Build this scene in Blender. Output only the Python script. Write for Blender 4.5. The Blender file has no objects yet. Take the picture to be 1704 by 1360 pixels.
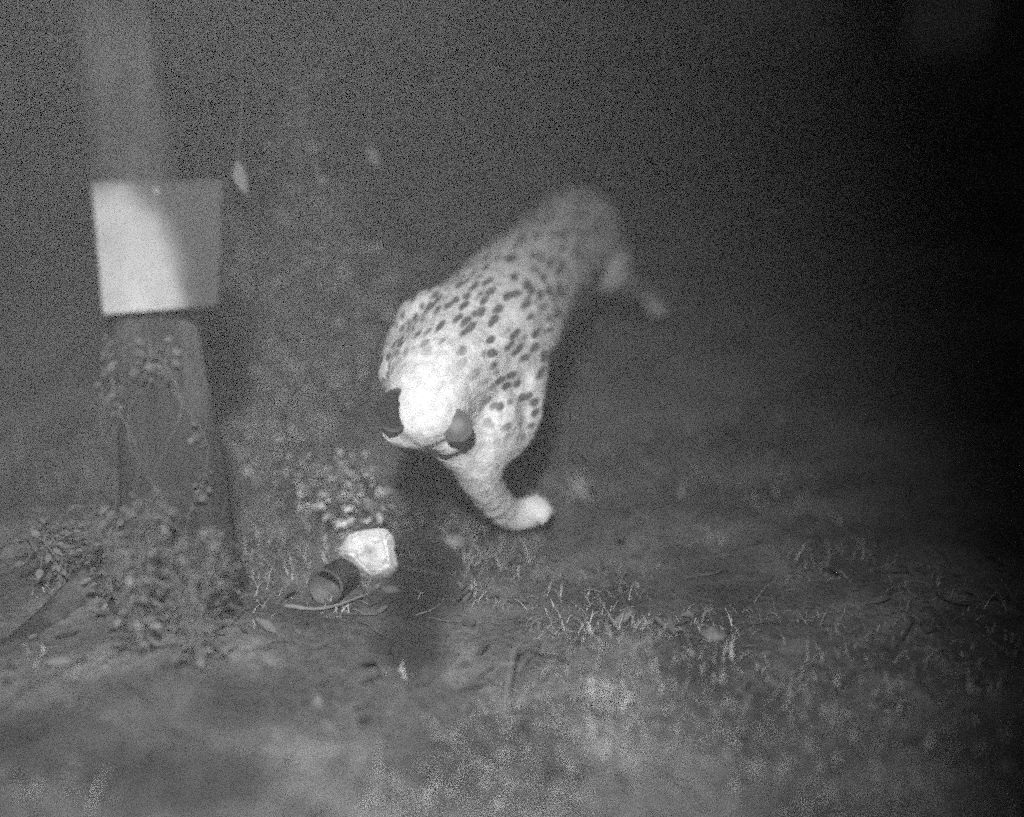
import bpy, bmesh, math, random
from mathutils import Vector, Matrix, noise, Quaternion

random.seed(7)
S = bpy.context.scene
COL = S.collection
R = math.radians

# ------------------------------------------------------------------ camera
CAM_Z, PITCH, FPX = 1.1, 18.0, 1827.0          # height, degrees down, focal length in photo pixels (1704 wide)
cam_d = bpy.data.cameras.new('camera'); cam = bpy.data.objects.new('camera', cam_d); COL.objects.link(cam)
cam.location = (0, 0, CAM_Z); cam.rotation_euler = (R(90 - PITCH), 0, 0)
cam_d.sensor_width = 36; cam_d.lens = 36 * FPX / 1704
cam_d.clip_start = 0.02; cam_d.clip_end = 500
cam_d.dof.use_dof = True; cam_d.dof.focus_distance = 2.28; cam_d.dof.aperture_fstop = 0.38
S.camera = cam

# ------------------------------------------------------------------ night sky, faint moon, flash
MOON_EL, MOON_AZ = R(38), R(205)
W = bpy.data.worlds.new('World'); S.world = W; W.use_nodes = True
wn = W.node_tree.nodes; wl = W.node_tree.links
bg = wn['Background']; sky = wn.new('ShaderNodeTexSky'); sky.sky_type = 'NISHITA'; sky.sun_disc = False
sky.sun_elevation = MOON_EL; sky.sun_rotation = MOON_AZ
bw = wn.new('ShaderNodeRGBToBW'); wl.new(sky.outputs[0], bw.inputs[0]); wl.new(bw.outputs[0], bg.inputs[0])
bg.inputs[1].default_value = 0.007
md = bpy.data.lights.new('moon', 'SUN'); md.energy = 0.01; md.angle = R(0.5)
moon = bpy.data.objects.new('moon', md); COL.objects.link(moon)
moon.rotation_euler = (R(90) - MOON_EL, 0, R(180) - MOON_AZ)
fd = bpy.data.lights.new('infrared_flash', 'SPOT'); fd.energy = 540; fd.shadow_soft_size = 0.06
fd.spot_size = R(68); fd.spot_blend = 1.0
flash = bpy.data.objects.new('infrared_flash', fd); COL.objects.link(flash)
LAMP = Vector((-0.12, 0.10, 1.60)); AIM = Vector((-0.42, 1.95, 0.02))
flash.location = LAMP; flash.rotation_euler = (AIM - LAMP).to_track_quat('-Z', 'Y').to_euler()

S.view_settings.view_transform = 'Standard'; S.view_settings.look = 'None'
S.view_settings.exposure = 0.0; S.view_settings.gamma = 1.0; S.view_settings.use_curve_mapping = False
S.render.engine = 'CYCLES'
cy = S.cycles
cy.use_denoising = False
cy.use_adaptive_sampling = True; cy.adaptive_threshold = 1.0; cy.adaptive_min_samples = 1
cy.use_sample_subset = True; cy.sample_subset_offset = 0; cy.sample_subset_length = 7
cy.sampling_pattern = 'TABULATED_SOBOL'
cy.max_bounces = 3; cy.diffuse_bounces = 2; cy.glossy_bounces = 1; cy.transmission_bounces = 2; cy.volume_bounces = 0
cy.filter_width = 2.0

# ------------------------------------------------------------------ helpers
cp, sp = math.cos(R(PITCH)), math.sin(R(PITCH))
def at(px, py, y):
    """world point seen at photo pixel px,py at world distance y"""
    u, v = (px - 852) / FPX, (680 - py) / FPX
    d = Vector((u, cp + v * sp, -sp + v * cp))
    return Vector((0, 0, CAM_Z)) + d * (y / d.y)
def gh(x, y):
    """height of the ground"""
    h = 0.05 * noise.noise(Vector((x * 0.7, y * 0.7, 1.3))) + 0.016 * noise.noise(Vector((x * 2.7, y * 2.7, 4.1)))
    h += 0.007 * noise.noise(Vector((x * 9, y * 9, 2.0)))
    h += 0.05 * math.exp(-(((x + 0.62) / 0.30) ** 2 + ((y - 2.05) / 0.35) ** 2))      # rise round the tree base
    h += 0.06 * math.exp(-(((x - 0.25) / 0.12) ** 2 + ((y - 1.85) / 0.10) ** 2))      # small hump
    t = max(0.0, min(1.0, (y - 2.75) / 5.0)); h += 0.95 * t * t * (3 - 2 * t) * (0.75 + 0.25 * math.tanh((x + 0.3) * 1.5)) + 0.10 * max(0.0, min(1.0, (y - 2.75) / 0.8))
    return h
def gpt(px, py, lift=0.0):
    """point of the ground seen at a pixel"""
    y = 2.0
    for _ in range(40):
        u, v = (px - 852) / FPX, (680 - py) / FPX
        d = Vector((u, cp + v * sp, -sp + v * cp))
        x = d.x / d.y * y
        t = (gh(x, y) + lift - CAM_Z) / d.z
        y = 0.5 * y + 0.5 * d.y * t
    return Vector((d.x / d.y * y, y, gh(d.x / d.y * y, y) + lift))

def nmat(name, base, rough=0.85, spec=0.2):
    m = bpy.data.materials.new(name); m.use_nodes = True
    b = m.node_tree.nodes['Principled BSDF']
    b.inputs['Base Color'].default_value = (base, base, base, 1)
    b.inputs['Roughness'].default_value = rough
    b.inputs['Specular IOR Level'].default_value = spec
    return m, m.node_tree.nodes, m.node_tree.links, b
def ramp(n, stops):
    r = n.new('ShaderNodeValToRGB'); e = r.color_ramp.elements
    while len(e) < len(stops): e.new(0.5)
    for k, (p, v) in enumerate(stops): e[k].position = p; e[k].color = (v, v, v, 1)
    return r
def noisy(name, stops, scale, detail=6, rough=0.9, bump=0.4, bscale=None, stretch=(1, 1, 1), spec=0.15, island=0.0):
    m, n, l, b = nmat(name, 0.2, rough, spec)
    tc = n.new('ShaderNodeTexCoord'); mp = n.new('ShaderNodeMapping'); mp.inputs['Scale'].default_value = stretch
    l.new(tc.outputs['Object'], mp.inputs[0])
    t = n.new('ShaderNodeTexNoise'); t.inputs['Scale'].default_value = scale; t.inputs['Detail'].default_value = detail
    t.inputs['Roughness'].default_value = 0.65
    l.new(mp.outputs[0], t.inputs[0])
    r = ramp(n, stops); out = r.outputs[0]
    if island:
        g = n.new('ShaderNodeNewGeometry'); mx = n.new('ShaderNodeMix'); mx.data_type = 'FLOAT'; mx.inputs[0].default_value = island
        l.new(t.outputs[0], mx.inputs[2]); l.new(g.outputs['Random Per Island'], mx.inputs[3]); l.new(mx.outputs[0], r.inputs[0])
    else:
        l.new(t.outputs[0], r.inputs[0])
    l.new(out, b.inputs['Base Color'])
    if bump:
        t2 = n.new('ShaderNodeTexNoise'); t2.inputs['Scale'].default_value = bscale or scale * 3; t2.inputs['Detail'].default_value = 6
        l.new(mp.outputs[0], t2.inputs[0])
        bp = n.new('ShaderNodeBump'); bp.inputs['Strength'].default_value = bump; bp.inputs['Distance'].default_value = 0.01
        l.new(t2.outputs[0], bp.inputs['Height']); l.new(bp.outputs[0], b.inputs['Normal'])
    return m

def obj(name, bm, mat, parent=None, smooth=True, loc=None):
    me = bpy.data.meshes.new(name); bm.to_mesh(me); bm.free()
    if smooth:
        for p in me.polygons: p.use_smooth = True
    o = bpy.data.objects.new(name, me); COL.objects.link(o)
    if mat: me.materials.append(mat)
    if loc is not None:
        o.location = loc; me.transform(Matrix.Translation(-Vector(loc)))
    if parent:
        o.parent = parent; o.matrix_parent_inverse = Matrix.Translation(-parent.location)
    return o
def empty(name, loc):
    e = bpy.data.objects.new(name, None); COL.objects.link(e); e.location = loc; e.empty_display_size = 0.1
    return e
def tag(o, label, cat, group=None, kind=None):
    if label: o['label'] = label
    if cat: o['category'] = cat
    if group: o['group'] = group
    if kind: o['kind'] = kind
    return o
def tube(bm, pts, radii, seg=10, wob=0.0, freq=6.0, cap=True):
    rings = []; n = len(pts); prev = None
    for i, p in enumerate(pts):
        t = (pts[min(i + 1, n - 1)] - pts[max(i - 1, 0)]).normalized()
        if prev is None:
            a = t.orthogonal().normalized()
        else:
            a = (prev - t * prev.dot(t)).normalized()
        prev = a; b = t.cross(a); ring = []
        for k in range(seg):
            ang = 2 * math.pi * k / seg
            d = a * math.cos(ang) + b * math.sin(ang)
            q = p + d * radii[i]
            r = radii[i] * (1 + wob * noise.noise(q * freq) + wob * 0.5 * noise.noise(q * freq * 3))
            ring.append(bm.verts.new(p + d * r))
        rings.append(ring)
    for i in range(n - 1):
        for k in range(seg):
            bm.faces.new((rings[i][k], rings[i][(k + 1) % seg], rings[i + 1][(k + 1) % seg], rings[i + 1][k]))
    if cap:
        bm.faces.new(rings[0][::-1]); bm.faces.new(rings[-1])
def curve(pts, n):
    """Catmull-Rom through points"""
    P = [pts[0] * 2 - pts[1]] + list(pts) + [pts[-1] * 2 - pts[-2]]; out = []
    m = len(pts) - 1
    for i in range(n + 1):
        s = i / n * m; k = min(int(s), m - 1); t = s - k
        a, b, c, d = P[k:k + 4]
        out.append(0.5 * (2 * b + (c - a) * t + (2 * a - 5 * b + 4 * c - d) * t * t + (3 * b - a - 3 * c + d) * t ** 3))
    return out
def leaf(bm, p, d, up, L, Wd, fold=0.25, droop=0.3):
    """one leaf: a folded, drooping blade of eight faces with pointed tip"""
    d = d.normalized(); s = d.cross(up)
    if s.length < 1e-4: s = d.orthogonal()
    s.normalize(); u = s.cross(d)
    prof = [(0, 0.08), (0.25, 0.8), (0.55, 1.0), (0.82, 0.55), (1.0, 0.03)]
    rows = []
    for t, w in prof:
        c = p + d * (L * t) - u * (droop * L * t * t)
        rows.append([bm.verts.new(c - s * (Wd * w * 0.5) + u * (fold * Wd * w * 0.5)), bm.verts.new(c),
                     bm.verts.new(c + s * (Wd * w * 0.5) + u * (fold * Wd * w * 0.5))])
    for a, b in zip(rows, rows[1:]):
        bm.faces.new((a[0], a[1], b[1], b[0])); bm.faces.new((a[1], a[2], b[2], b[1]))
def rvec():
    while True:
        v = Vector((random.uniform(-1, 1), random.uniform(-1, 1), random.uniform(-1, 1)))
        if 0.05 < v.length < 1: return v.normalized()

# ------------------------------------------------------------------ materials
def ground_mat():
    m, n, l, b = nmat('forest_soil', 0.1, 0.95, 0.1)
    tc = n.new('ShaderNodeTexCoord')
    t1 = n.new('ShaderNodeTexNoise'); t1.inputs['Scale'].default_value = 3.6; t1.inputs['Detail'].default_value = 8; t1.inputs['Roughness'].default_value = 0.6
    t2 = n.new('ShaderNodeTexNoise'); t2.inputs['Scale'].default_value = 45; t2.inputs['Detail'].default_value = 6; t2.inputs['Roughness'].default_value = 0.7
    l.new(tc.outputs['Object'], t1.inputs[0]); l.new(tc.outputs['Object'], t2.inputs[0])
    r1 = ramp(n, [(0.34, 0.04), (0.5, 0.08), (0.66, 0.15)]); l.new(t1.outputs[0], r1.inputs[0])
    r2 = ramp(n, [(0.3, 0.55), (0.72, 1.6)]); l.new(t2.outputs[0], r2.inputs[0])
    mx = n.new('ShaderNodeMix'); mx.data_type = 'RGBA'; mx.blend_type = 'MULTIPLY'; mx.inputs[0].default_value = 1
    l.new(r1.outputs[0], mx.inputs[6]); l.new(r2.outputs[0], mx.inputs[7])
    # the cat's cast shadow painted into the soil, plus other dark patches (an attribute of the ground mesh)
    at_ = n.new('ShaderNodeAttribute'); at_.attribute_name = 'shade_and_soil'
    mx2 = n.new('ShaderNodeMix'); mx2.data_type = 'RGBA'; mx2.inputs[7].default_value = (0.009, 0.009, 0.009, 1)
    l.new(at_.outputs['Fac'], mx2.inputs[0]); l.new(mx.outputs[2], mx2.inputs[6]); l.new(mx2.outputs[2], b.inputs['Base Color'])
    bp = n.new('ShaderNodeBump'); bp.inputs['Strength'].default_value = 0.8; bp.inputs['Distance'].default_value = 0.012
    l.new(t2.outputs[0], bp.inputs['Height']); l.new(bp.outputs[0], b.inputs['Normal'])
    return m
M_ground = ground_mat()
M_bark = noisy('bark', [(0.35, 0.012), (0.5, 0.028), (0.66, 0.09)], 7, 8, bump=1.0, bscale=26, stretch=(1, 1, 0.28))
M_darkbark = noisy('dark_bark', [(0.3, 0.05), (0.7, 0.13)], 9, 8, bump=1.0, bscale=20, stretch=(1, 1, 0.3))
M_litter = noisy('dead_leaves', [(0.25, 0.05), (0.6, 0.08), (0.92, 0.13)], 30, 4, bump=0.2, island=0.75)
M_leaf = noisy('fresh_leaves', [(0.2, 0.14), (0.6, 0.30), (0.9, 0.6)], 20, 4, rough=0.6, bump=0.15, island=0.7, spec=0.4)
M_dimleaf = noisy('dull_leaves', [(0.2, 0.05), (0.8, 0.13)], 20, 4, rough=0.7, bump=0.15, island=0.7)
M_ivy = noisy('ivy_leaves', [(0.2, 0.025), (0.8, 0.075)], 20, 4, rough=0.7, bump=0.15, island=0.7)
M_twig = noisy('dry_twig', [(0.3, 0.10), (0.7, 0.18)], 40, 4, bump=0.4)
M_stone = noisy('white_stone', [(0.35, 0.25), (0.5, 0.5), (0.7, 0.66)], 18, 8, bump=0.4, bscale=40)
M_gstone = noisy('grey_stone', [(0.3, 0.06), (0.7, 0.17)], 18, 8, bump=0.7, bscale=60)
M_can = noisy('dull_tin', [(0.35, 0.02), (0.7, 0.06)], 30, 5, rough=0.6, bump=0.2, spec=0.5)
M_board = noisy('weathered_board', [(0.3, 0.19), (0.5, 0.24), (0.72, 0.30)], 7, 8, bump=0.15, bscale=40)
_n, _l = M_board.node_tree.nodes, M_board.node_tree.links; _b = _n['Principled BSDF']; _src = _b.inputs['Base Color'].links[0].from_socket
_a = _n.new('ShaderNodeAttribute'); _a.attribute_name = 'painted_shade'
_x = _n.new('ShaderNodeMix'); _x.data_type = 'RGBA'; _x.inputs[7].default_value = (0.035, 0.035, 0.035, 1)  # shaded tone of the board, mixed in by the mask
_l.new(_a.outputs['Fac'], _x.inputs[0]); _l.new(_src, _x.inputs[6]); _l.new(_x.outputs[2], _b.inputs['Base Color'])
M_nail = noisy('nail_metal', [(0.3, 0.15), (0.7, 0.3)], 60, 3, rough=0.5, bump=0.1, spec=0.5)
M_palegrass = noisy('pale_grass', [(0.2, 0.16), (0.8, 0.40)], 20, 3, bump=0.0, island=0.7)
M_mosswood = noisy('rotten_wood', [(0.3, 0.018), (0.6, 0.035), (0.8, 0.06)], 14, 8, bump=1.0, bscale=30, stretch=(1, 1, 0.4))
M_grass = noisy('dry_grass', [(0.2, 0.10), (0.8, 0.34)], 20, 3, bump=0.0, island=0.7)

# ------------------------------------------------------------------ ground
def build_ground():
    bm = bmesh.new()
    def ax(n, near, far):
        out = []
        for i in range(n + 1):
            t = -1 + 2 * i / n
            out.append(near * t + (far - near) * t ** 7)
        return out
    X = ax(260, 3.4, 120); Y = [2.6 + v for v in ax(260, 3.0, 120)]
    vs = [[bm.verts.new((x, y, gh(x, y))) for x in X] for y in Y]
    for j in range(len(Y) - 1):
        for i in range(len(X) - 1):
            bm.faces.new((vs[j][i], vs[j][i + 1], vs[j + 1][i + 1], vs[j + 1][i]))
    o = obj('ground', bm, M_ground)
    me = o.data; a = me.attributes.new('shade_and_soil', 'FLOAT', 'POINT')
    blobs = [(gpt(735, 830), .10, .16, 1), (gpt(705, 860), .085, .14, 1), (gpt(700, 930), .085, .14, 1), (gpt(695, 1000), .08, .13, 1), (gpt(688, 1075), .075, .12, .9),  # head and neck shadow put into the soil colour
             (gpt(810, 885), .10, .05, 1), (gpt(960, 985), .14, .07, .6), (gpt(330, 1150), .22, .08, .5), (gpt(80, 1240), .2, .10, .6), (gpt(240, 1290), .2, .08, .5)]  # painted foreleg shadow first, then further darker patches
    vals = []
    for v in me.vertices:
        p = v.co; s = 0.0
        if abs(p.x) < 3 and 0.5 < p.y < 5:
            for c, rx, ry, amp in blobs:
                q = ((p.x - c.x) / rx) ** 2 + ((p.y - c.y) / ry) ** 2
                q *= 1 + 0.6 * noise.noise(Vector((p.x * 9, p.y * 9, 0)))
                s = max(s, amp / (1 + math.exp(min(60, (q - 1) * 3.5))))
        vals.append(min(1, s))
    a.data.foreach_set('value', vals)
    tag(o, 'dark forest floor of soil and scattered litter', None, kind='structure')
    return o
ground = build_ground()
blob_pts = [(gpt(697, 970), .09, .32), (gpt(735, 830), .10, .16)]

# fallen leaves: nobody could count them
bm = bmesh.new()
for k in range(2000):
    y = 1.0 + 6.5 * random.random() ** 1.7; x = random.uniform(-1, 1) * (0.55 * y + 0.5)
    if any(((x - c.x) / rx) ** 2 + ((y - c.y) / ry) ** 2 < 0.8 and random.random() < 0.85 for c, rx, ry in blob_pts): continue
    d = Vector((random.uniform(-1, 1), random.uniform(-1, 1), random.uniform(-0.1, 0.45)))
    L = random.uniform(0.018, 0.055)
    leaf(bm, Vector((x, y, gh(x, y) + 0.004)), d, Vector((random.uniform(-.5, .5), random.uniform(-.5, .5), 1)), L, L * random.uniform(0.35, 0.6), random.uniform(-.4, .5), random.uniform(-.3, .6))
tag(obj('leaf_litter', bm, M_litter), 'dead leaves scattered over the forest floor', 'leaf litter', kind='stuff')
bm = bmesh.new()
for k in range(900):
    y = 1.0 + 5.5 * random.random() ** 1.5; x = random.uniform(-1, 1) * (0.55 * y + 0.4)
    a = random.uniform(0, 6.28); L = random.uniform(0.03, 0.13); c = Vector((x, y, 0))
    pts = []
    for t in (-0.5, -0.15, 0.2, 0.5):
        p = c + Vector((math.cos(a), math.sin(a), 0)) * (L * t) + Vector((random.uniform(-.006, .006), random.uniform(-.006, .006), 0))
        p.z = gh(p.x, p.y) + random.uniform(0.003, 0.015); pts.append(p)
    r = random.uniform(0.0012, 0.003)
    tube(bm, pts, [r, r, r * .8, r * .5], 5)
tag(obj('twig_litter', bm, M_litter), 'thin broken twigs strewn among the dead leaves', 'twig litter', kind='stuff')

# ------------------------------------------------------------------ tree with the board
def tree(base, r, H, lean, label, group=None, mat=M_darkbark, flare=0.6, roots=(), crown_n=900, crown_r=1.5, seg=20):
    root = empty('tree', base); tag(root, label, 'tree', group)
    bm = bmesh.new(); n = 40; pts = []; rad = []
    for i in range(n + 1):
        t = i / n; z = H * t - 0.12
        p = base + Vector((lean[0] * t + 0.03 * math.sin(t * 7 + base.x), lean[1] * t + 0.03 * math.cos(t * 6), z)); pts.append(p)
        rad.append(r * (1 - 0.55 * t) * (1 + flare * math.exp(-max(z, 0) / (r * 2.2))))
    tube(bm, pts, rad, seg, 0.16, 5.0)
    for k in range(5):
        p0 = pts[int(n * (0.72 + 0.06 * k))]; a = k * 2.4 + base.x
        e = p0 + Vector((math.cos(a), math.sin(a), 0.7)) * (0.35 * crown_r)
        e2 = p0 + Vector((math.cos(a + .3), math.sin(a + .3), 0.75)) * (0.75 * crown_r)
        tube(bm, curve([p0, e, e2], 6), [r * .4 * (1 - .12 * i) for i in range(7)], 7, 0.1)
    trunk = obj('trunk', bm, mat, root)
    for rp in roots:
        b2 = bmesh.new(); c = curve(rp, 16); tube(b2, c, [0.065 * (1 - 0.045 * i) for i in range(17)], 12, 0.22, 9)
        obj('root', b2, mat, root)
    bm = bmesh.new(); top = pts[-1]
    for k in range(crown_n):
        v = rvec(); s = crown_r * random.uniform(0.35, 1) * (1 + 0.35 * noise.noise(v * 2 + base))
        p = top + Vector((v.x * s, v.y * s, v.z * s * 0.7 + 0.25 * crown_r))
        if noise.noise(p * 1.7) < -0.15: continue
        L = random.uniform(0.09, 0.17); leaf(bm, p, rvec(), Vector((0, 0, 1)), L, L * .5)
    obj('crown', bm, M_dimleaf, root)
    return root
tb = gpt(300, 1010); tb = Vector((tb.x, tb.y + 0.06, gh(tb.x, tb.y + .06)))
def gp(px, py, l=0.0): return gpt(px, py, l)
tree_main = tree(tb, 0.092, 4.2, (-0.24, 0.10, 0), 'pale barked tree at the left that carries the square board', mat=M_bark, flare=0.55, crown_r=1.3,
     roots=([tb + Vector((-.03, -.02, .10)), gp(175, 960, .0), gp(90, 1040, -.025), gp(-20, 1120, -.03), gp(-120, 1180, -.09)],))

# ivy climbing the trunk
ivy = empty('ivy', tb); tag(ivy, 'patchy ivy climbing the trunk below and above the board', 'ivy')
bm = bmesh.new(); sb = bmesh.new()
for k in range(5):
    pts = []; a0 = -2.6 + k * .45
    for i in range(9):
        z = .0 + i * .07; a = a0 + .35 * math.sin(i * 1.3 + k * 2); t = z / 4.2
        c = Vector((tb.x - .24 * t, tb.y + .10 * t, tb.z + z)); c += Vector((.03 * math.sin(t * 7 + tb.x), .03 * math.cos(t * 6), 0)); r = .097 * (1 - .55 * t) * (1 + .55 * math.exp(-z / .2))
        pts.append(c + Vector((math.cos(a), math.sin(a), 0)) * r)
    cv = curve(pts, 40); tube(sb, cv, [.0012] * 41, 5)
    for j in range(60):
        p = cv[int(random.random() * 40)]
        if noise.noise(p * 5) < -.05: continue
        d = Vector((random.uniform(-1, 1), random.uniform(-.9, -.1), random.uniform(-.8, .3))); L = random.uniform(.010, .022)
        leaf(bm, p + rvec() * .018 + Vector((0, -.012, 0)), d, Vector((0, -1, .4)), L, L * .8)
obj('stem', sb, M_darkbark, ivy); obj('foliage', bm, M_ivy, ivy)

# board on the tree
def build_board():
    y = tb.y - 0.088
    TL, TR, BR, BL = at(152, 303, y + .01), at(370, 300, y + .02), at(363, 508, y), at(172, 523, y - .01)
    c = (TL + TR + BR + BL) / 4
    root = empty('square_board', c)
    tag(root, 'pale square board fixed to the tree trunk', 'board')
    nrm = (TR - TL).cross(BL - TL).normalized()
    if nrm.y > 0: nrm = -nrm
    bm = bmesh.new(); N = 28; f = []; bk = []
    for j in range(N + 1):
        for i in range(N + 1):
            u, v = i / N, j / N
            p = (TL * (1 - u) + TR * u) * (1 - v) + (BL * (1 - u) + BR * u) * v
            p += nrm * (0.004 * math.sin(u * 3.1) + 0.002 * noise.noise(p * 12))
            f.append(bm.verts.new(p)); bk.append(bm.verts.new(p - nrm * 0.008))
    ix = lambda i, j: j * (N + 1) + i
    for j in range(N):
        for i in range(N):
            bm.faces.new((f[ix(i, j)], f[ix(i, j + 1)], f[ix(i + 1, j + 1)], f[ix(i + 1, j)]))
            bm.faces.new((bk[ix(i, j)], bk[ix(i + 1, j)], bk[ix(i + 1, j + 1)], bk[ix(i, j + 1)]))
    for i in range(N):
        for (a, b) in ((ix(i, 0), ix(i + 1, 0)), (ix(i + 1, N), ix(i, N)), (ix(0, i + 1), ix(0, i)), (ix(N, i), ix(N, i + 1))):
            bm.faces.new((f[a], f[b], bk[b], bk[a]))
    bmesh.ops.recalc_face_normals(bm, faces=bm.faces)
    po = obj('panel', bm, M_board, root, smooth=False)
    at_ = po.data.attributes.new('painted_shade', 'FLOAT', 'POINT'); vals = []
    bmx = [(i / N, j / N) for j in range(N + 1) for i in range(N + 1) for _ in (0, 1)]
    for u, v in bmx:      # curved shadow over the top and right, painted into the board colour
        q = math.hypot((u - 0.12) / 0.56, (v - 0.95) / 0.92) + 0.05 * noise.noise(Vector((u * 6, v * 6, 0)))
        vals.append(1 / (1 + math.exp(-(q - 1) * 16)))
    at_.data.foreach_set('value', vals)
    for u, v in ((0.5, 0.07), (0.5, 0.93)):
        p = (TL * (1 - u) + TR * u) * (1 - v) + (BL * (1 - u) + BR * u) * v + nrm * 0.004
        b2 = bmesh.new(); tube(b2, [p, p + nrm * 0.003, p + nrm * 0.005], [0.005, 0.005, 0.003], 10); obj('nail', b2, M_nail, root)
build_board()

# ------------------------------------------------------------------ leopard
def fur_mat(pale):
    m, n, l, b = nmat('spotted_fur', 0.5, 0.9, 0.1)
    tc = n.new('ShaderNodeTexCoord')
    mp = n.new('ShaderNodeMapping'); mp.vector_type = 'POINT'
    # rows of spots run along the body, which points back and to the right
    mp.inputs['Rotation'].default_value = (0, 0, R(15))
    mp2 = n.new('ShaderNodeMapping'); mp2.inputs['Scale'].default_value = (1.0, 0.24, 1.0); l.new(mp.outputs[0], mp2.inputs[0])
    nz = n.new('ShaderNodeTexNoise'); nz.inputs['Scale'].default_value = 9
    l.new(tc.outputs['Object'], nz.inputs[0])
    vm = n.new('ShaderNodeVectorMath'); vm.operation = 'SCALE'; vm.inputs['Scale'].default_value = 0.03
    va = n.new('ShaderNodeVectorMath'); va.operation = 'ADD'
    l.new(nz.outputs['Color'], vm.inputs[0]); l.new(tc.outputs['Object'], va.inputs[0]); l.new(vm.outputs[0], va.inputs[1])
    l.new(va.outputs[0], mp.inputs[0])
    vo = n.new('ShaderNodeTexVoronoi'); vo.inputs['Scale'].default_value = 45; vo.inputs['Randomness'].default_value = 0.7
    l.new(mp2.outputs[0], vo.inputs[0])
    r = ramp(n, [(0.30, 1.0), (0.50, 0.0)]); l.new(vo.outputs['Distance'], r.inputs[0])
    f = n.new('ShaderNodeTexNoise'); f.inputs['Scale'].default_value = 55; f.inputs['Detail'].default_value = 6; l.new(tc.outputs['Object'], f.inputs[0])
    fr = ramp(n, [(0.3, 0.35), (0.7, 0.56)]); l.new(f.outputs[0], fr.inputs[0])
    fac = r.outputs[0]                                   # head and forefoot are plain
    for c, r0, r1 in pale:
        dn = n.new('ShaderNodeVectorMath'); dn.operation = 'DISTANCE'; dn.inputs[1].default_value = c; l.new(tc.outputs['Object'], dn.inputs[0])
        mr = n.new('ShaderNodeMapRange'); mr.inputs[1].default_value = r0; mr.inputs[2].default_value = r1; l.new(dn.outputs['Value'], mr.inputs[0])
        mu = n.new('ShaderNodeMath'); mu.operation = 'MULTIPLY'; l.new(fac, mu.inputs[0]); l.new(mr.outputs[0], mu.inputs[1]); fac = mu.outputs[0]
    mx = n.new('ShaderNodeMix'); mx.data_type = 'RGBA'; mx.inputs[7].default_value = (0.09, 0.09, 0.09, 1)
    l.new(fac, mx.inputs[0]); l.new(fr.outputs[0], mx.inputs[6])
    l.new(mx.outputs[2], b.inputs['Base Color'])
    bp = n.new('ShaderNodeBump'); bp.inputs['Strength'].default_value = 0.5; bp.inputs['Distance'].default_value = 0.006
    f2 = n.new('ShaderNodeTexNoise'); f2.inputs['Scale'].default_value = 160; f2.inputs['Detail'].default_value = 4; l.new(tc.outputs['Object'], f2.inputs[0])
    l.new(f2.outputs[0], bp.inputs['Height']); l.new(bp.outputs[0], b.inputs['Normal'])
    return m
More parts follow.
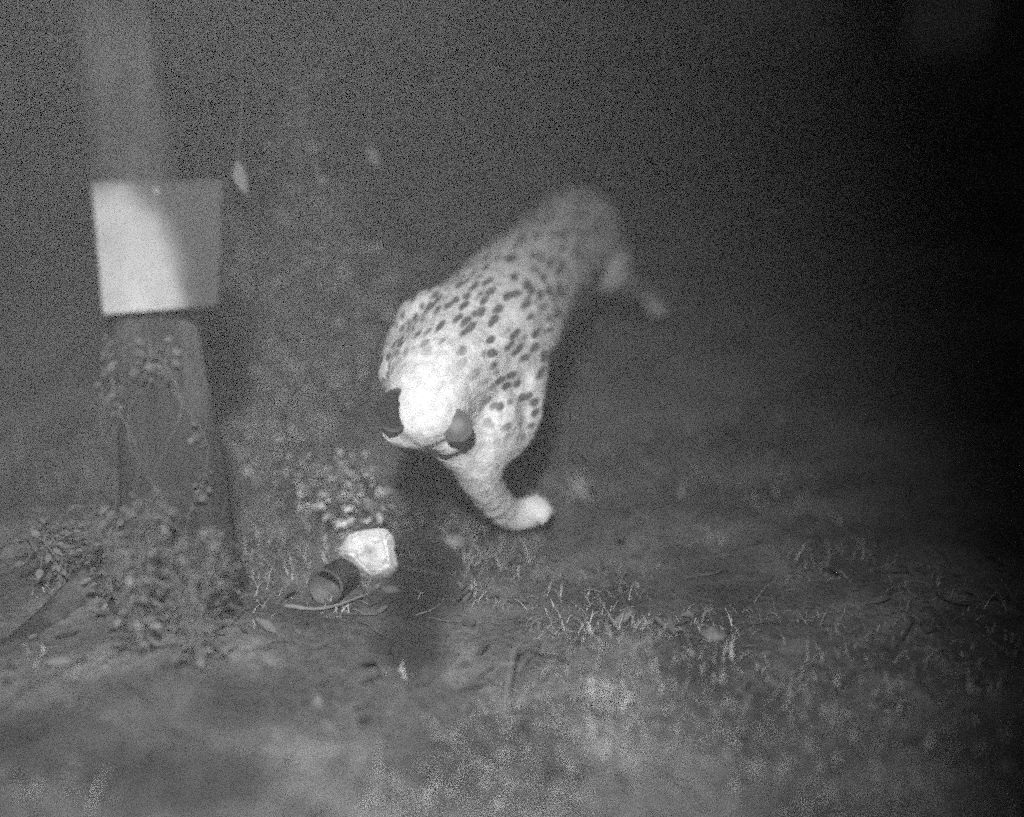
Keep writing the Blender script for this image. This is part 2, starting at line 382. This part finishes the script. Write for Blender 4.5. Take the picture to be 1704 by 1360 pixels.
def build_leopard():
    root_loc = gpt(860, 800)
    root = empty('leopard', root_loc)
    tag(root, 'spotted big cat with lowered head walking past the white stone', 'big cat')
    bm = bmesh.new()
    def ball(p, r): bmesh.ops.create_icosphere(bm, subdivisions=2, radius=r, matrix=Matrix.Translation(p))
    def chain(items, n=14):
        """items: (px, py, distance, radius)"""
        P = [at(a, b, c) for a, b, c, r in items]; rr = [Vector((r, 0, 0)) for *_, r in items]
        for p, r in zip(curve(P, n), curve(rr, n)): ball(p, max(r.x, 0.004))
    # back: hips -> waist -> ribs -> shoulders -> neck -> skull
    chain([(957, 388, 3.25, .142), (910, 440, 3.02, .146), (860, 494, 2.78, .158), (810, 562, 2.52, .170), (770, 600, 2.38, .150),
           (727, 638, 2.22, .112), (711, 680, 2.12, .080)], 30)
    # shoulder and chest masses
    chain([(832, 610, 2.46, .12), (842, 665, 2.38, .096), (838, 705, 2.34, .080), (805, 735, 2.27, .075)], 10)
    chain([(735, 560, 2.46, .12), (700, 600, 2.40, .095), (680, 620, 2.30, .07)], 8)
    # muzzle, tucked down, and cheeks
    chain([(710, 690, 2.11, .068), (704, 710, 2.14, .052), (698, 724, 2.17, .038)], 8)
    chain([(735, 700, 2.18, .07), (762, 735, 2.21, .062), (785, 765, 2.23, .056)], 8)
    ball(at(676, 706, 2.14), .044); chain([(690, 712, 2.12, .048), (668, 718, 2.125, .036), (655, 712, 2.14, .030)], 8); ball(at(742, 724, 2.14), .046)
    # near foreleg, trailing to the right, with its paw
    chain([(808, 695, 2.28, .085), (790, 738, 2.245, .072), (795, 778, 2.25, .057), (812, 817, 2.30, .048), (842, 853, 2.37, .041), (868, 857, 2.40, .039), (890, 848, 2.41, .038)], 16)
    for dx, dy, dd in ((908, 838, 2.43), (912, 848, 2.40), (910, 858, 2.375), (902, 866, 2.35)): ball(at(dx, dy, dd), .0165)
    # other foreleg in the shade of the head
    chain([(745, 640, 2.56, .080), (765, 710, 2.62, .052), (795, 770, 2.66, .036), (805, 792, 2.68, .034), (806, 806, 2.65, .036)], 14)
    for dx in (789, 800, 811, 822): ball(at(dx, 813, 2.615), .016)
    # hind legs: one pushing off to the right, the other under the belly
    chain([(975, 415, 3.28, .125), (1005, 440, 3.22, .085), (1035, 468, 3.28, .050), (1062, 486, 3.42, .034), (1080, 500, 3.5, .030), (1092, 512, 3.46, .032)], 18)
    for k in range(4): ball(at(1084 + 8 * k, 521, 3.42), .015)
    f = gpt(866, 690, .03)
    chain([(945, 430, 3.3, .12), (915, 515, 3.2, .08), (890, 590, 3.22, .045), (884, 630, f.y + .12, .034), (870, 668, f.y + .05, .030), (864, 690, f.y, .034)], 18)
    for k in range(4): ball(at(852 + 8 * k, 695, f.y - .05), .015)
    # tail, hanging behind the rump
    chain([(975, 370, 3.40, .045), (985, 400, 3.52, .032), (990, 450, 3.58, .026), (985, 500, 3.6, .024), (975, 530, 3.62, .022)], 30)
    me = bpy.data.meshes.new('tmp'); bm.to_mesh(me); bm.free()
    o = bpy.data.objects.new('tmp', me); COL.objects.link(o)
    rm = o.modifiers.new('r', 'REMESH'); rm.mode = 'VOXEL'; rm.voxel_size = 0.011
    sm = o.modifiers.new('s', 'SMOOTH'); sm.factor = 0.5; sm.iterations = 9
    dg = bpy.context.evaluated_depsgraph_get(); ev = o.evaluated_get(dg)
    body_me = bpy.data.meshes.new_from_object(ev); bpy.data.objects.remove(o)
    body_me.transform(Matrix.Translation(-root_loc))
    head_c = at(705, 700, 2.1) - root_loc; paw = at(850, 860, 2.40) - root_loc
    for v in body_me.vertices:
        v.co += v.normal * (0.004 * noise.noise(v.co * 22) + 0.003 * noise.noise(v.co * 60))
    for p in body_me.polygons: p.use_smooth = True
    body = bpy.data.objects.new('body', body_me); COL.objects.link(body); body.parent = root
    body_me.materials.append(fur_mat([(tuple(head_c), .10, .20), (tuple(paw), .12, .20), (tuple(at(795, 780, 2.25) - root_loc), .09, .15)]))
    # ears: cupped shells, dark backs
    m_ear, n, l, b = nmat('ear_back', 0.05, 0.95, 0.1)
    tc = n.new('ShaderNodeTexCoord'); ln = n.new('ShaderNodeVectorMath'); ln.operation = 'LENGTH'
    l.new(tc.outputs['Object'], ln.inputs[0]); r = ramp(n, [(0.006, 0.13), (0.020, 0.06)]); l.new(ln.outputs['Value'], r.inputs[0]); l.new(r.outputs[0], b.inputs['Base Color'])
    m_ear2, n, l, b = nmat('dark_ear_back', 0.02, 0.95, 0.0)
    tc = n.new('ShaderNodeTexCoord'); ln = n.new('ShaderNodeVectorMath'); ln.operation = 'LENGTH'
    l.new(tc.outputs['Object'], ln.inputs[0]); r = ramp(n, [(0.036, 0.016), (0.044, 0.07)]); l.new(ln.outputs['Value'], r.inputs[0]); l.new(r.outputs[0], b.inputs['Base Color'])
    for (px, py, d, roll, mt, w, h, lab) in ((656, 682, 2.070, 8, m_ear2, .034, .045, 'dark ear'), (760, 708, 2.066, -12, m_ear, .031, .034, 'ear with a paler back')):
        bm = bmesh.new(); bmesh.ops.create_uvsphere(bm, u_segments=24, v_segments=16, radius=1)
        for v in bm.verts:
            x, y, z = v.co
            y = y * 0.06 + 0.08 * (x * x + 0.5 * z * z)
            v.co = Vector((x * w * (1 - 0.12 * z), y * w, z * h)) * (1 + 0.10 * noise.noise(Vector((x * 3, y, z * 3 + px))))
        me = bpy.data.meshes.new('ear'); bm.to_mesh(me); bm.free()
        for p in me.polygons: p.use_smooth = True
        me.materials.append(mt)
        e = bpy.data.objects.new('ear', me); COL.objects.link(e); e.parent = root
        e.location = at(px, py, d) - root_loc; e.rotation_euler = (R(-24), R(roll), 0); e['label'] = lab
    m_eye, *_ = nmat('eye_gloss', 0.02, 0.1, 0.6); m_nose, *_ = nmat('nose_skin', 0.05, 0.5, 0.4)
    for px, py in ((676, 728), (716, 738)):
        bm = bmesh.new(); bmesh.ops.create_uvsphere(bm, u_segments=16, v_segments=10, radius=.010, matrix=Matrix.Translation(at(px, py, 2.17)))
        obj('eye', bm, m_eye, root)
    bm = bmesh.new(); bmesh.ops.create_uvsphere(bm, u_segments=16, v_segments=10, radius=.014, matrix=Matrix.Translation(at(694, 737, 2.19)) @ Matrix.Diagonal((1.2, .9, .8, 1)))
    obj('nose', bm, m_nose, root)
    return root
build_leopard()

# ------------------------------------------------------------------ stones, bait tin, twigs
def stone(name, c, size, mat, label, cat, seed, group=None, sub=4, facet=0.25):
    bm = bmesh.new(); bmesh.ops.create_icosphere(bm, subdivisions=sub, radius=1)
    rs = random.Random(seed); planes = [(Vector((rs.uniform(-1, 1), rs.uniform(-1, 1), rs.uniform(-.6, 1))).normalized(), rs.uniform(.55, .85)) for _ in range(9)]
    for v in bm.verts:
        p = v.co.copy()
        for nn, dd in planes:
            k = p.dot(nn)
            if k > dd: p -= nn * (k - dd) * 0.92
        p += v.normal * 0.05 * noise.noise(p * 3 + Vector((seed, 0, 0)))
        v.co = Vector((p.x * size[0], p.y * size[1], p.z * size[2])) + c
    return tag(obj(name, bm, mat, loc=c), label, cat, group)
# white stone: an outline read from the photograph, given its real thickness
def white_stone():
    y0 = gpt(615, 968).y
    front = [(560, 918), (582, 887), (612, 898), (634, 878), (652, 884), (658, 915), (663, 947), (648, 966), (614, 970), (584, 948)]
    bm = bmesh.new(); pts = []
    rs = random.Random(3)
    ctr = at(622, 925, y0 + .05)
    for px, py in front:
        for k, (s, dy) in enumerate(((0.62, 0.0), (1.0, 0.035), (0.9, 0.085), (0.5, 0.11))):
            qx, qy = 622 + (px - 622) * s, 928 + (py - 928) * s
            pts.append(bm.verts.new(at(qx, qy, y0 + dy + rs.uniform(-.006, .006))))
    bmesh.ops.convex_hull(bm, input=bm.verts)
    for v in [v for v in bm.verts if not v.link_faces]: bm.verts.remove(v)
    bmesh.ops.bevel(bm, geom=list(bm.edges), offset=0.005, segments=2, affect='EDGES')
    bmesh.ops.triangulate(bm, faces=bm.faces)
    bmesh.ops.subdivide_edges(bm, edges=bm.edges, cuts=2, use_grid_fill=True)
    for v in bm.verts: v.co += v.normal * 0.002 * noise.noise(v.co * 25)
    bmesh.ops.recalc_face_normals(bm, faces=bm.faces)
    c = gpt(620, 965)
    tag(obj('white_stone', bm, M_stone, smooth=False, loc=c), 'bright white angular stone on the dark soil below the leopard', 'stone')
white_stone()
def tin():
    c = gpt(556, 1000); root = empty('bait_tin', c); tag(root, 'dark open tin lying on its side left of the white stone', 'tin')
    ax = Vector((-0.30, -0.92, 0.16)).normalized(); bm = bmesh.new()
    c2 = c + Vector((0, 0.02, 0.036)); pr = []
    for s, r in ((-.045, .002), (-.045, .034), (-.043, .037), (.04, .037), (.042, .039), (.045, .039), (.045, .034), (-.03, .033), (-.032, .002)): pr.append((s, r))
    a = ax.orthogonal().normalized(); b = ax.cross(a); rings = []
    for s, r in pr: rings.append([bm.verts.new(c2 + ax * s + (a * math.cos(k * math.pi / 16) + b * math.sin(k * math.pi / 16)) * r * (1 + .04 * math.sin(k * .6))) for k in range(32)])
    for p, q in zip(rings, rings[1:]):
        for k in range(32): bm.faces.new((p[k], p[(k + 1) % 32], q[(k + 1) % 32], q[k]))
    for v in bm.verts: v.co.z = max(v.co.z, gh(v.co.x, v.co.y) - .004)
    obj('can', bm, M_can, root)
tin()
def twig(pts, r, label, group=None):
    bm = bmesh.new(); c = curve(pts, 14); tube(bm, c, [r * (1 - .045 * i) for i in range(15)], 7, .15, 40)
    return tag(obj('twig', bm, M_twig, loc=pts[0]), label, 'twig', group)
TW = 'dry twigs on the ground'
twig([gp(474, 1008, .006), gp(540, 1012, .010), gp(622, 985, .012)], .005, 'pale straight twig lying in front of the dark tin', TW)
twig([gp(372, 1095, .006), gp(378, 1080, .02), gp(398, 1074, .006)], .005, 'short hooked twig on the soil right of the tree root', TW)
twig([gp(716, 1195, .006), gp(745, 1230, .012), gp(780, 1262, .006)], .0045, 'thin twig slanting down to the right at the bottom edge', TW)
twig([gp(842, 1200, .02), gp(848, 1130, .05), gp(858, 1075, .07), gp(890, 1058, .06)], .0035, 'tall bent stalk left of the pale mound', TW)
twig([gp(835, 1170, .008), gp(880, 1168, .014)], .004, 'short level twig below the bent stalk', TW)
twig([gp(830, 1220, .008), gp(875, 1190, .016)], .004, 'short slanting twig below the level one', TW)
twig([gp(1300, 1130, .008), gp(1360, 1100, .016)], .004, 'faint twig on the dark ground at the right', TW)
ST = 'grey stones on the ground'
for k, (px, py, s, lab) in enumerate(((300, 1045, .035, 'rounded stone at the foot of the tree beside its root'), (236, 1022, .03, 'small pale stone between the tree and its long root'),
        (752, 905, .035, 'low dim stone on the shade-painted soil left of the lifted paw'),
        (1185, 1060, .03, 'small grey stone alone on the dark right ground'))):
    c = gpt(px, py); stone('stone', c + Vector((0, 0, s * .2)), (s, s * .8, s * .55), M_gstone, lab, 'stone', 11 + k, ST)

# ------------------------------------------------------------------ plants
def plant(name, base, stems, nleaf, L, label, cat, group=None, mat=M_leaf, sr=.005, spread=.08, lo=0.15):
    root = empty(name, base); tag(root, label, cat, group)
    bm = bmesh.new(); lb = bmesh.new()
    for pts in stems:
        c = curve(pts, 18); tube(bm, c, [sr * (1 - .035 * i) for i in range(19)], 7, .1, 30)
        for k in range(nleaf):
            p = c[int(18 * random.uniform(lo, 1))]
            d = rvec(); d.z = d.z * .6 + .1; q = p + d * random.uniform(0.0, spread)
            l_ = L * random.uniform(.5, 1.2); leaf(lb, q, d, Vector((random.uniform(-.4, .4), random.uniform(-.8, .2), 1)), l_, l_ * random.uniform(.4, .7))
            if (q - p).length > .02: tube(bm, [p, (p + q) / 2 + Vector((0, 0, .004)), q], [.0016, .0013, .001], 4)
    obj('stem', bm, M_darkbark, root); obj('foliage', lb, mat, root)
    return root
b0 = gpt(655, 700)
plant('sapling', b0, [[b0, at(610, 600, b0.y), at(572, 460, b0.y - .05), at(532, 320, b0.y - .1), at(500, 170, b0.y - .1), at(480, 20, b0.y - .1)]], 800, .019,
      'slender leaning sapling covered in small leaves between board and cat', 'sapling', sr=.009, spread=.15)
def bush(px, py, w, h, n, L, label, mat=None, group='speckled bushes left of the cat', lean=0.0):
    b = gpt(px, py); stems = []
    for j in range(6):
        a = (j + random.random()) / 6 * 6.28; e = b + Vector((math.cos(a) * w * .6 + lean, math.sin(a) * w * .4, h * random.uniform(.55, 1.0)))
        stems.append([b, b.lerp(e, .5) + Vector((0, 0, .25 * h * random.random())), e])
    plant('bush', b, stems, n // 6, L, label, 'bush', group, mat=mat or M_leaf, sr=.004, spread=w * .45, lo=0.1)
bush(520, 730, .20, .26, 800, .017, 'speckled fine leaved bush touching the left side of the cat head')
bush(430, 790, .16, .17, 500, .017, 'low speckled bush right of the tree trunk')
bush(545, 860, .15, .17, 560, .016, 'speckled bush behind the white stone')
bush(600, 640, .22, .40, 800, .018, 'taller speckled bush behind the cat shoulder')
bush(520, 600, .26, .62, 1300, .019, 'highest speckled bush beside the leaning sapling')
bush(225, 1000, .13, .15, 420, .02, 'pale leafy clump in front of the tree base', mat=M_dimleaf, group='leafy clumps by the tree')
bush(340, 1030, .10, .09, 240, .018, 'lower leafy clump at the right foot of the tree', mat=M_dimleaf, group='leafy clumps by the tree')
bush(120, 960, .18, .14, 240, .022, 'spreading leafy clump left of the tree', mat=M_dimleaf, group='leafy clumps by the tree')
bush(235, 1090, .11, .36, 380, .018, 'tall pale weed in front of the tree trunk', mat=M_dimleaf, group='leafy clumps by the tree')
bush(330, 1110, .10, .30, 320, .016, 'shorter weed in front of the right side of the trunk', mat=M_dimleaf, group='leafy clumps by the tree')
bush(455, 650, .20, .56, 1000, .018, 'wide speckled bush next to the tree trunk')
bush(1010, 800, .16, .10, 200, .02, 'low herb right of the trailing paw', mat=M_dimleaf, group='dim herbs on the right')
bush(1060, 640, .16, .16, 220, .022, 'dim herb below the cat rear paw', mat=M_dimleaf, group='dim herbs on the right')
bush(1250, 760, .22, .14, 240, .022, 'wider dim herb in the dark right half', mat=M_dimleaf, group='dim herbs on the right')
b2 = gpt(430, 800)
plant('seedling', b2, [[b2, at(420, 770, b2.y), at(408, 735, b2.y - .03)], [b2, at(410, 790, b2.y), at(392, 765, b2.y - .05)]], 14, .03, 'small seedling between the tree and the speckled shrub', 'seedling', spread=.03)
b3 = gpt(600, 895)
plant('leafy_sprig', b3, [[b3, at(600, 860, b3.y), at(588, 800, b3.y)], [b3, at(620, 860, b3.y), at(632, 820, b3.y)], [b3, at(575, 870, b3.y), at(560, 830, b3.y)]], 34, .028,
      'leafy sprig standing just behind the white stone', 'plant', spread=.05)
# broad leaves on a hanging shoot beside the board
b4 = at(398, 20, 2.6)
r4 = empty('hanging_vine', b4); tag(r4, 'thin hanging vine with one pale leaf beside the board', 'vine')
bm = bmesh.new(); tube(bm, curve([b4 + Vector((.05, .1, .9)), b4 + Vector((0, 0, .3)), b4, at(402, 150, 2.6), at(396, 268, 2.6)], 24), [.0024] * 25, 6); obj('stem', bm, M_darkbark, r4)
bm = bmesh.new(); leaf(bm, at(396, 268, 2.6), at(402, 318, 2.58) - at(396, 268, 2.6), Vector((-.3, -1, .2)), .075, .035); obj('leaf', bm, M_leaf, r4)
b5 = at(615, -20, 3.0)
r5 = empty('hanging_vine', b5); tag(r5, 'farther hanging vine with a small leaf above the cat back', 'vine')
bm = bmesh.new(); tube(bm, curve([b5 + Vector((.05, .1, .9)), b5 + Vector((0, 0, .3)), b5, at(612, 120, 3), at(616, 240, 3)], 24), [.0024] * 25, 6); obj('stem', bm, M_darkbark, r5)
bm = bmesh.new(); leaf(bm, at(616, 240, 3), at(624, 275, 2.99) - at(616, 240, 3), Vector((-.3, -1, .2)), .065, .03); obj('leaf', bm, M_leaf, r5)

def blade(bm, b, d, L, w, bend):
    s = d.cross(Vector((0, 0, 1))).normalized(); prev = None
    for i in range(5):
        t = i / 4; q = b + d * (L * t) - Vector((0, 0, bend * L * t * t)); ww = w * (1 - t * .9)
        e = (bm.verts.new(q - s * ww), bm.verts.new(q + s * ww))
        if prev: bm.faces.new((prev[0], prev[1], e[1], e[0]))
        prev = e
bm = bmesh.new(); k = 0
while k < 75000:
    y = 0.95 + 7.5 * random.random() ** 1.6; x = random.uniform(-1, 1) * (0.56 * y + 0.4)
    k += 1
    if noise.noise(Vector((x * 2.1, y * 2.1, 7.7))) + 0.5 * noise.noise(Vector((x * 6, y * 6, 3.1))) < random.uniform(-0.2, 0.3): continue
    if any(((x - c.x) / rx) ** 2 + ((y - c.y) / ry) ** 2 < 1.0 and random.random() < 0.9 for c, rx, ry in blob_pts): continue
    a = random.uniform(0, 6.28); d = Vector((math.cos(a), math.sin(a), random.uniform(.5, 2.2))).normalized()
    blade(bm, Vector((x, y, gh(x, y) - .004)), d, random.uniform(.03, .10) * (1.0 if y < 2.2 else 1.35), random.uniform(.0007, .0018), random.uniform(.3, 1.1))
tag(obj('grass', bm, M_grass), 'thin wispy grass growing through the litter', 'grass', kind='stuff')

def tuft(px, py, n, L, label, group='grass tufts on the forest floor', mat=None):
    b = gpt(px, py); bm = bmesh.new()
    for k in range(n):
        a = random.uniform(0, 6.28); d = Vector((math.cos(a), math.sin(a), random.uniform(.5, 2.4))).normalized(); s = d.cross(Vector((0, 0, 1))).normalized()
        p = b + Vector((random.uniform(-.03, .03), random.uniform(-.03, .03), -.005)); l_ = L * random.uniform(.5, 1.2); w = random.uniform(.0015, .003); prev = None
        for i in range(7):
            t = i / 6; q = p + d * (l_ * t) - Vector((0, 0, .55 * l_ * t * t)) ; ww = w * (1 - t * .9)
            e = (bm.verts.new(q - s * ww), bm.verts.new(q + s * ww))
            if prev: bm.faces.new((prev[0], prev[1], e[1], e[0]))
            prev = e
    return tag(obj('grass_tuft', bm, mat or M_grass, loc=b), label, 'grass tuft', group)
tuft(965, 830, 70, .17, 'thin curved grass blades right of the lifted paw')
tuft(930, 700, 16, .09, 'small tuft under the cat belly')
tuft(800, 930, 14, .08, 'sparse tuft below the trailing foreleg')
tuft(1010, 1165, 130, .085, 'dense pale dry tuft on the low mound near the bottom', mat=M_palegrass)
tuft(1430, 350, 18, .25, 'tall faint grass in the dark at upper right')
tuft(650, 1130, 12, .06, 'tiny tuft in front of the shadow painted on the soil')
tuft(560, 1020, 26, .06, 'fine tuft in front of the pale straight twig')
tuft(1190, 900, 16, .10, 'faint tuft alone on the right side')

# ------------------------------------------------------------------ dim forest behind
BT = 'trees in the dark behind'
for k, (x, y, r, lab) in enumerate(((-0.95, 5.0, .10, 'thin dim trunk behind the sapling'), (0.55, 6.2, .13, 'dark trunk behind the cat rump'), (-2.6, 6.0, .16, 'thick dim trunk at the far left edge'),
        (2.1, 6.8, .15, 'almost black trunk at the upper right'), (-0.2, 8.5, .17, 'farthest dark trunk near the picture centre'), (3.6, 8.2, .16, 'black trunk at the far right edge'), (-1.7, 8.6, .15, 'dark trunk behind the board tree'))):
    tree(Vector((x, y, gh(x, y))), r, 5.5, (random.uniform(-.3, .3), random.uniform(-.2, .2), 0), lab, BT, crown_n=700, crown_r=1.9, seg=14)
BS = 'shrubs in the dark behind'
labs = ['dim shrub behind the board at the left edge', 'dim shrub behind the thin trunk', 'dark shrub behind the cat back', 'dark shrub beyond the cat rump', 'nearly black shrub right of the cat tail', 'nearly black shrub at the right edge', 'low dark shrub far behind the centre', 'far black shrub at upper right', 'dim far shrub at upper left']
for k, (x, y, h) in enumerate(((-2.0, 4.6, .8), (-1.3, 5.6, .9), (-0.1, 5.4, .9), (0.9, 5.2, .8), (1.7, 4.6, .7), (2.6, 5.2, .8), (0.3, 7.4, 1.3), (2.3, 7.8, 1.4), (-2.6, 7.6, 1.4))):
    b = Vector((x, y, gh(x, y))); stems = []
    for j in range(7):
        a = random.uniform(0, 6.28); e = b + Vector((math.cos(a) * h * .55, math.sin(a) * h * .4, h * random.uniform(.6, 1.1)))
        stems.append([b, b.lerp(e, .5) + Vector((0, 0, .1)), e])
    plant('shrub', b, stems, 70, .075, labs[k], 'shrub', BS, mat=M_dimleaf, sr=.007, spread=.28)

# ------------------------------------------------------------------ haze
bm = bmesh.new(); bmesh.ops.create_cube(bm, size=1)
for v in bm.verts: v.co = Vector((v.co.x * 260, v.co.y * 260 + 2.6, v.co.z * 10.5 + 3.4))
hm = bpy.data.materials.new('haze'); hm.use_nodes = True; hn = hm.node_tree.nodes; hn.remove(hn['Principled BSDF'])
pv = hn.new('ShaderNodeVolumePrincipled'); pv.inputs['Color'].default_value = (.9, .9, .9, 1); pv.inputs['Density'].default_value = 0.022
hm.node_tree.links.new(pv.outputs[0], hn['Material Output'].inputs['Volume'])
hz = obj('haze', bm, hm, smooth=False); hz['kind'] = 'stuff'; hz['label'] = 'thin mist in the night air'
